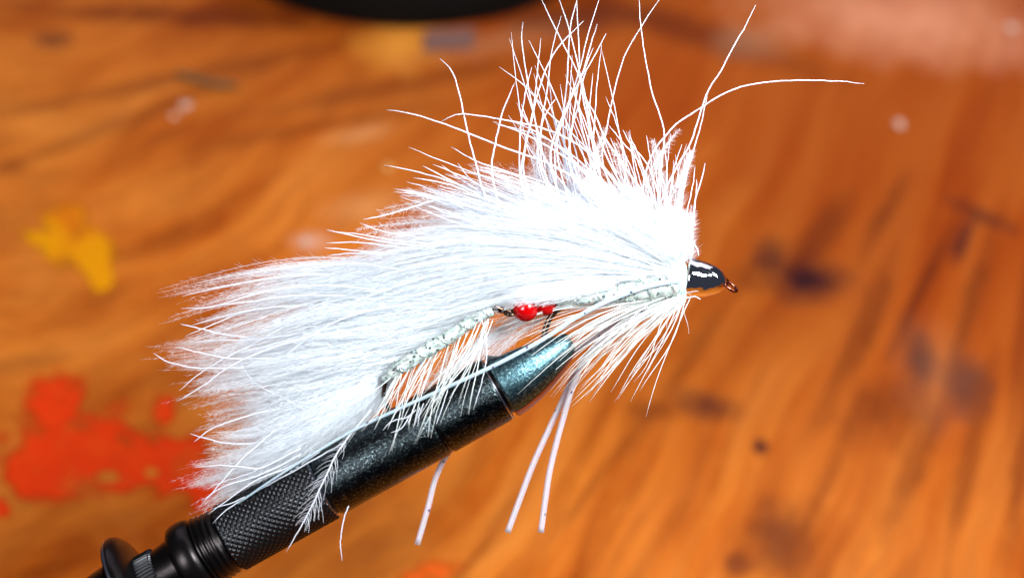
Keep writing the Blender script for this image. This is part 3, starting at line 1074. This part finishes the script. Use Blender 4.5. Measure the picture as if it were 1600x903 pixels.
beard = [
    [(612, 588), (603, 615), (590, 645), (580, 660)],
    [(650, 568), (630, 605), (608, 650), (590, 690)],
    [(690, 545), (670, 590), (645, 640), (625, 685)],
    [(725, 520), (705, 575), (675, 630), (655, 685)],
    [(765, 498), (745, 550), (715, 605), (690, 660)],
]
B = fan(beard, 44, 9, 40, 0.05, 13, (0.6, 1.08), (6, 18, 40, 62), 14, wave=3, clumpj=10, ell=False)
B[..., 2] = np.abs(B[..., 2] - 14) + 16 + np.linspace(0, 38, 9)[None]
Br = np.interp(np.linspace(0, 1, 9), [0, .2, .75, 1], [1, 1, .7, .25])[None] * g_.uniform(0.45, 0.95, (len(B), 1)) * PX
for k in range(len(B)):
    co, cr, tt = tubes(to_world(B[k])[None], Br[k][None], 4)
    mesh_np('beard_fibre', co, cr, tt, M_HACK, fly)
VB = fan(beard, 16, 9, 8, 0.05, 5, (0.3, 0.7), (4, 10, 16, 16), 4)
fluff('beard_down', VB, 0.4, 36, 18, 0.28, 62, 'thin cream down among the rear beard', 0.5, M_HACK, M_DOWN)

# --- small feather hanging over the vise barrel
M_FEA = M_FIB
fibre('feather_stem', [(447, 862), (478, 808), (505, 752), (528, 706), (556, 668), (580, 640)], 3.0, 64, 62)
st = spline([(447, 862), (478, 808), (505, 752), (528, 706), (556, 668)], 60)
bars = []
for k in range(14, 60):
    for sd in (-1, 1):
        if fd.random() < 0.35:
            continue
        x, y = st[k]
        t = st[min(k + 1, 59)] - st[k - 1]
        t /= np.linalg.norm(t)
        nn = np.array([-t[1], t[0]]) * sd
        ln = fd.uniform(16, 38) * math.sin(math.pi * min(1, (k - 10) / 45)) + 6
        d = nn * fd.uniform(0.3, 0.7) - t * 0.85
        p1 = np.array([x, y])
        p2 = p1 + d * ln * 0.5 + nn * 2
        p3 = p1 + d * ln - t * fd.uniform(0, 6)
        bars.append(np.column_stack([spline([p1, p2, p3], 6), np.linspace(62, 60 + fd.uniform(-8, 4), 6)]))
bars = np.array(bars)
co, cr, tt = tubes(to_world(bars), np.tile(np.linspace(0.6, 0.2, 6), (len(bars), 1)) * PX, 3)
mesh_np('feather_barbs', co, cr, tt, M_FIB, fly, 'stuff')
for l in ([(598, 672), (612, 658), (635, 652), (650, 640)], [(610, 676), (628, 668), (640, 650)], [(637, 662), (642, 650), (648, 632)],
          [(646, 668), (650, 655), (656, 636)], [(653, 666), (655, 650), (662, 630)], [(535, 876), (532, 845), (538, 808), (545, 790)],
          [(681, 664), (690, 640), (700, 606), (705, 590)], [(740, 640), (752, 600), (760, 560), (758, 520), (752, 498)]):
    fibre('loose_fibre', l, 2.0, 60, 56)

# --- hook and metal
M_HOOK = mat('bronze_hook_wire', (0.10, 0.055, 0.035), 0.22, 1.0)
M_EYE = mat('reddish_bronze_wire', (0.20, 0.06, 0.04), 0.2, 1.0)
M_CHROME = mat('polished_nickel', (0.88, 0.88, 0.90), 0.05, 1.0)
_oc = coords(M_CHROME)
bump(M_CHROME, noise(M_CHROME, _oc, 300, 2, 0.5), 0.55, 0.0008)
M_RBEAD = mat('red_glass', (0.60, 0.001, 0.002), 0.12, 0.0, Transmission_Weight=0.4, Coat_Weight=0.0, IOR=1.45)

hk = [P(1118, 442, 0), P(1075, 441, 0), P(1000, 456, 2), P(930, 466, 3), P(895, 474, 3), P(874, 482, 3), P(860, 496, 3), P(853, 512, 2), P(850, 530, 0), P(852, 548, -2), P(862, 560, -4)]
hook = tube_obj('front_hook', hk, 4.6 * p, M_HOOK, fly, 14, 90)
# hook eye: a bent wire ring
ey = []
for k in range(25):
    a = 2 * math.pi * k / 24 + math.pi
    lx, ly = 11.0 * math.cos(a), 3.8 * math.sin(a)
    ang = math.radians(38)
    ey.append(P(1142 + lx * math.cos(ang) - ly * math.sin(ang), 448 + lx * math.sin(ang) + ly * math.cos(ang), 7 * math.sin(a)))
tube_obj('hook_eye', ey, 2.5 * p, M_EYE, fly, 12, 60)

# cone head
HA = P(1071, 432.5, 0)
HD = P(1134, 441.5, -2) - HA
cone = [(0, 22), (0.3, 28.3), (1.5, 29.6), (8, 29.4), (20, 27.8), (32, 25.6), (42, 22.6), (50, 18.6), (56, 13.8), (59.5, 9.5), (61, 6), (61, 4.2)]
cs = [(a * p, b * p) for a, b in cone]
# finer, rounded profile
arr = spline([(a * 1.05, b * 1.06) for a, b in cone], 46)
lathe('cone_head', HA, HD, [(max(a, 0) * p, b * p) for a, b in arr], M_CHROME, fly, 96)
# thread turns around the nose of the cone
for k in range(3):
    c = HA + HD / np.linalg.norm(HD) * (62 + k * 2.1) * p
    lathe('head_thread', c, HD, [(0, 2 * p), (0.2 * p, (8.5 - k * 1.8) * p), (1.0 * p, (9.2 - k * 1.8) * p), (1.8 * p, (8.3 - k * 1.8) * p), (2.0 * p, 2 * p)], M_EYE if k else M_HOOK, fly, 24)

# throat: pale dubbing wrapped behind the cone
M_DUB = mat('minty_dubbing', (0.66, 0.78, 0.74), 0.5, 0.0, Subsurface_Weight=0.3, Subsurface_Scale=0.002)
_oc = coords(M_DUB)
bump(M_DUB, noise(M_DUB, _oc, 2400, 4, 0.7), 0.7, 0.0003)
thr_rows = []
o_ = P(1076, 433, 0)
d_ = P(1000, 452, 0) - o_
lathe('throat_collar', o_, d_, [(0, 22 * p), (3 * p, 26 * p), (8 * p, 29 * p), (14 * p, 28 * p), (20 * p, 27 * p), (34 * p, 22 * p), (50 * p, 17 * p), (76 * p, 13 * p)], M_DUB, fly, 48)
# thread turns on the collar, each its own ring
M_MINT = mat('mint_thread', (0.62, 0.78, 0.74), 0.45)
dn = d_ / np.linalg.norm(d_)
for k in range(7):
    s = (6.5 + k * 2.5) * p
    rr = (28.0 - 0.2 * k) * p
    lathe('thread_turn', o_ + dn * s, d_, [(0, rr - 2 * p), (0.4 * p, rr + 0.4 * p), (1.2 * p, rr + 1.1 * p), (2.0 * p, rr + 0.4 * p), (2.4 * p, rr - 2 * p)], M_MINT, fly, 48)


def body(name, pts, radii, seed, label):
    """segmented translucent body: bulging wraps along a bent centre line"""
    g = np.random.default_rng(seed)
    n, sides = 150, 28
    q = spline(np.asarray(pts, float), n)
    w = to_world(q)
    L_ = np.linspace(0, 1, n)
    r = np.interp(L_, np.linspace(0, 1, len(radii)), radii)
    r = r * (1 + 0.035 * np.sin(L_ * 2 * np.pi * 11))
    t, a, b = frames(w)
    th = np.arange(sides) * 2 * np.pi / sides
    nz = 1 + 0.04 * g.normal(0, 1, (n, sides))
    nz = (nz + np.roll(nz, 1, 1) + np.roll(nz, 1, 0) + np.roll(nz, -1, 0)) / 4
    R = (r[:, None] * nz)[..., None] * PX
    v = w[:, None] + R * (np.cos(th)[None, :, None] * a[:, None] + np.sin(th)[None, :, None] * b[:, None])
    i = np.arange(n - 1)[:, None] * sides
    k = np.arange(sides)[None]
    k2 = (k + 1) % sides
    qd = np.stack([i + k, i + k2, i + sides + k2, i + sides + k], -1).reshape(-1, 4)
    o = mesh_np(name, v.reshape(-1, 3), qd.ravel(), np.full(len(qd), 4), M_BODY, fly)
    o['label'] = label
    # rib: a flat bright wire wound round the body
    turns = 5
    m = 260
    l = np.linspace(0.03, 0.97, m)
    wi = np.stack([np.interp(l, L_, w[:, c]) for c in range(3)], 1)
    ai = np.stack([np.interp(l, L_, a[:, c]) for c in range(3)], 1)
    bi = np.stack([np.interp(l, L_, b[:, c]) for c in range(3)], 1)
    ri = (np.interp(l, L_, r) + 0.9)[:, None] * PX
    ph = (l * turns * 2 * np.pi)[:, None]
    rp = wi + ri * (np.cos(ph) * ai + np.sin(ph) * bi)
    tb = tubes(rp[None], np.full((1, m), 0.9 * PX), 6)
    rb = mesh_np(name + '_rib', *tb, M_TINSEL, fly)
    # glitter flakes caught in the body
    K = 130
    li = g.uniform(0.02, 0.98, K)
    wi = np.stack([np.interp(li, L_, w[:, c]) for c in range(3)], 1)
    ai = np.stack([np.interp(li, L_, a[:, c]) for c in range(3)], 1)
    bi = np.stack([np.interp(li, L_, b[:, c]) for c in range(3)], 1)
    ri = (np.interp(li, L_, r) + 1.0)[:, None] * PX
    ph = g.uniform(0, 2 * np.pi, K)[:, None]
    dr = np.cos(ph) * ai + np.sin(ph) * bi
    c0 = wi + ri * dr
    nn = dr + g.normal(0, 0.35, (K, 3)); nn /= np.linalg.norm(nn, axis=1, keepdims=True)
    u = np.cross(nn, g.normal(0, 1, (K, 3))); u /= np.linalg.norm(u, axis=1, keepdims=True)
    vv = np.cross(nn, u)
    sz = g.uniform(1.2, 3.0, (K, 1)) * PX
    hx = np.stack([c0 + sz * (math.cos(x) * u + math.sin(x) * vv) for x in np.arange(6) * math.pi / 3], 1).reshape(-1, 3)
    fc = np.arange(K * 6)
    mesh_np('glitter_flakes', hx, fc, np.full(K, 6), M_TINSEL, fly, 'stuff', False)
    return o


M_BODY = mat('pearl_mint_body', (0.60, 0.74, 0.68), 0.25, 0.0, Subsurface_Weight=0.35, Subsurface_Scale=0.002, Coat_Weight=0.4, Transmission_Weight=0.15)
_oc = coords(M_BODY)
_nb = noise(M_BODY, _oc, 900, 4, 0.65)
bump(M_BODY, _nb, 0.35, 0.0002)
L(M_BODY, ramp(M_BODY, _nb, [(0.33, (0.16, 0.22, 0.21)), (0.45, (0.44, 0.50, 0.47)), (0.65, (0.60, 0.66, 0.63))]), M_BODY.node_tree.nodes['Principled BSDF'].inputs['Base Color'])
M_TINSEL = mat('pearl_tinsel', (0.72, 0.84, 0.80), 0.15, 0.9)

body('rear_body', [(770, 486, 22), (742, 499, 22), (702, 526, 22), (660, 552, 22), (622, 576, 20), (600, 594, 16)], [7, 8.5, 10.5, 11.5, 11.5, 6], 4, 'pale mint segmented body of the rear hook')
body('front_body', [(1055, 444, 16), (1000, 454, 20), (950, 461, 20), (900, 467, 16), (872, 472, 8)], [19, 17, 14, 11, 6], 5, 'pearly body of the front hook')
# rear hook: shank stub with its eye, wire link and two red beads
tube_obj('rear_hook', [P(801, 489, 16), P(786, 484, 18), P(770, 482, 20), P(742, 497, 20), P(702, 524, 20), P(660, 551, 20), P(612, 582, 16), P(602, 600, 8), P(600, 622, 0), P(608, 640, -8)], 3.4 * p, M_HOOK, fly, 12, 70)
tube_obj('rear_hook_barrel', [P(772, 480, 24), P(786, 485, 22)], 5.4 * p, M_HOOK, fly, 16, 8)
ey = []
for k in range(25):
    a = 2 * math.pi * k / 24
    ey.append(P(796 + 7.5 * math.cos(a), 488 + 4.5 * math.sin(a), 22 + 5 * math.sin(a)))
tube_obj('rear_hook_eye', ey, 2.4 * p, M_HOOK, fly, 12, 50)
tube_obj('wire_link', [P(798, 490, 22), P(806, 492, 20), P(812, 486, 16), P(830, 481, 12), P(860, 478, 8), P(890, 474, 6)], 1.5 * p, M_BRT, fly, 8, 30)


def bead(name, c, r, material, parent, hole):
    ax = P(900, 474, 8) - P(800, 482, 12)
    prof = []
    for k in range(25):
        t = -1 + 2 * k / 24
        a = t * (math.pi / 2 - 0.22)
        prof.append((r * math.sin(a), r * math.cos(a)))
    return lathe(name, c, ax, prof, material, parent, 48)


bead('red_bead', P(821, 482, 14), 20.5 * p, M_RBEAD, fly, 3)
bead('red_bead', P(853, 476, 8), 17 * p, M_RBEAD, fly, 3)

# --- rubber legs: square strands with dark specks
M_LEG = mat('speckled_silicone', (0.72, 0.80, 0.86), 0.35, 0.0, Subsurface_Weight=0.4, Subsurface_Scale=0.003)
_oc = coords(M_LEG)
vo = N(M_LEG, 'ShaderNodeTexVoronoi')
vo.inputs['Scale'].default_value = 620
L(M_LEG, _oc, vo.inputs['Vector'])
L(M_LEG, ramp(M_LEG, vo.outputs['Distance'], [(0.10, (0.06, 0.06, 0.10)), (0.17, (0.36, 0.45, 0.52))]), M_LEG.node_tree.nodes['Principled BSDF'].inputs['Base Color'])
M_LEG2 = M_LEG.copy(); M_LEG2.name = 'speckled_lilac_silicone'
for n_ in M_LEG2.node_tree.nodes:
    if n_.type == 'VALTORGB':
        n_.color_ramp.elements[1].color = (0.42, 0.37, 0.40, 1)


def leg(pts, w0, w1, material, label):
    q = spline(np.asarray(pts, float), 60)
    co, cr, tt = tubes(to_world(q)[None], (np.linspace(w0, w1, 60) * 0.707 * PX)[None], 4, np.array([math.pi / 4]))
    o = mesh_np('rubber_leg', co, cr, tt, material, fly, None, False)
    o['label'] = label


leg([(1062, 438, 34), (1010, 448, 40), (950, 470, 42), (900, 496, 44), (850, 529, 50), (780, 567, 56), (700, 604, 60), (620, 640, 62), (560, 668, 63), (500, 702, 64), (430, 746, 58), (372, 786, 40)], 7.8, 3.0, M_LEG, 'long pale strand sweeping back across the vise')
leg([(1056, 455, 10), (980, 500, 0), (925, 545, -20), (900, 590, -50), (878, 660, -62), (860, 730, -66), (852, 780, -66), (845, 831, -66)], 8.2, 9.2, M_LEG2, 'hanging strand nearest the bead head')
leg([(1050, 458, 0), (960, 520, -30), (905, 575, -60), (872, 640, -74), (835, 720, -80), (812, 780, -80), (793, 831, -80)], 8.2, 9.2, M_LEG2, 'hanging strand left of its neighbour')
leg([(1040, 460, 0), (940, 520, -50), (800, 620, -78), (715, 690, -82), (684, 738, -82), (668, 795, -82), (652, 850, -82)], 8.0, 9.0, M_LEG2, 'short hanging strand below the barrel')
fibre('loose_fibre', [(1095, 468), (1085, 463), (1075, 465), (1062, 462)], 2.4, 20, 20)
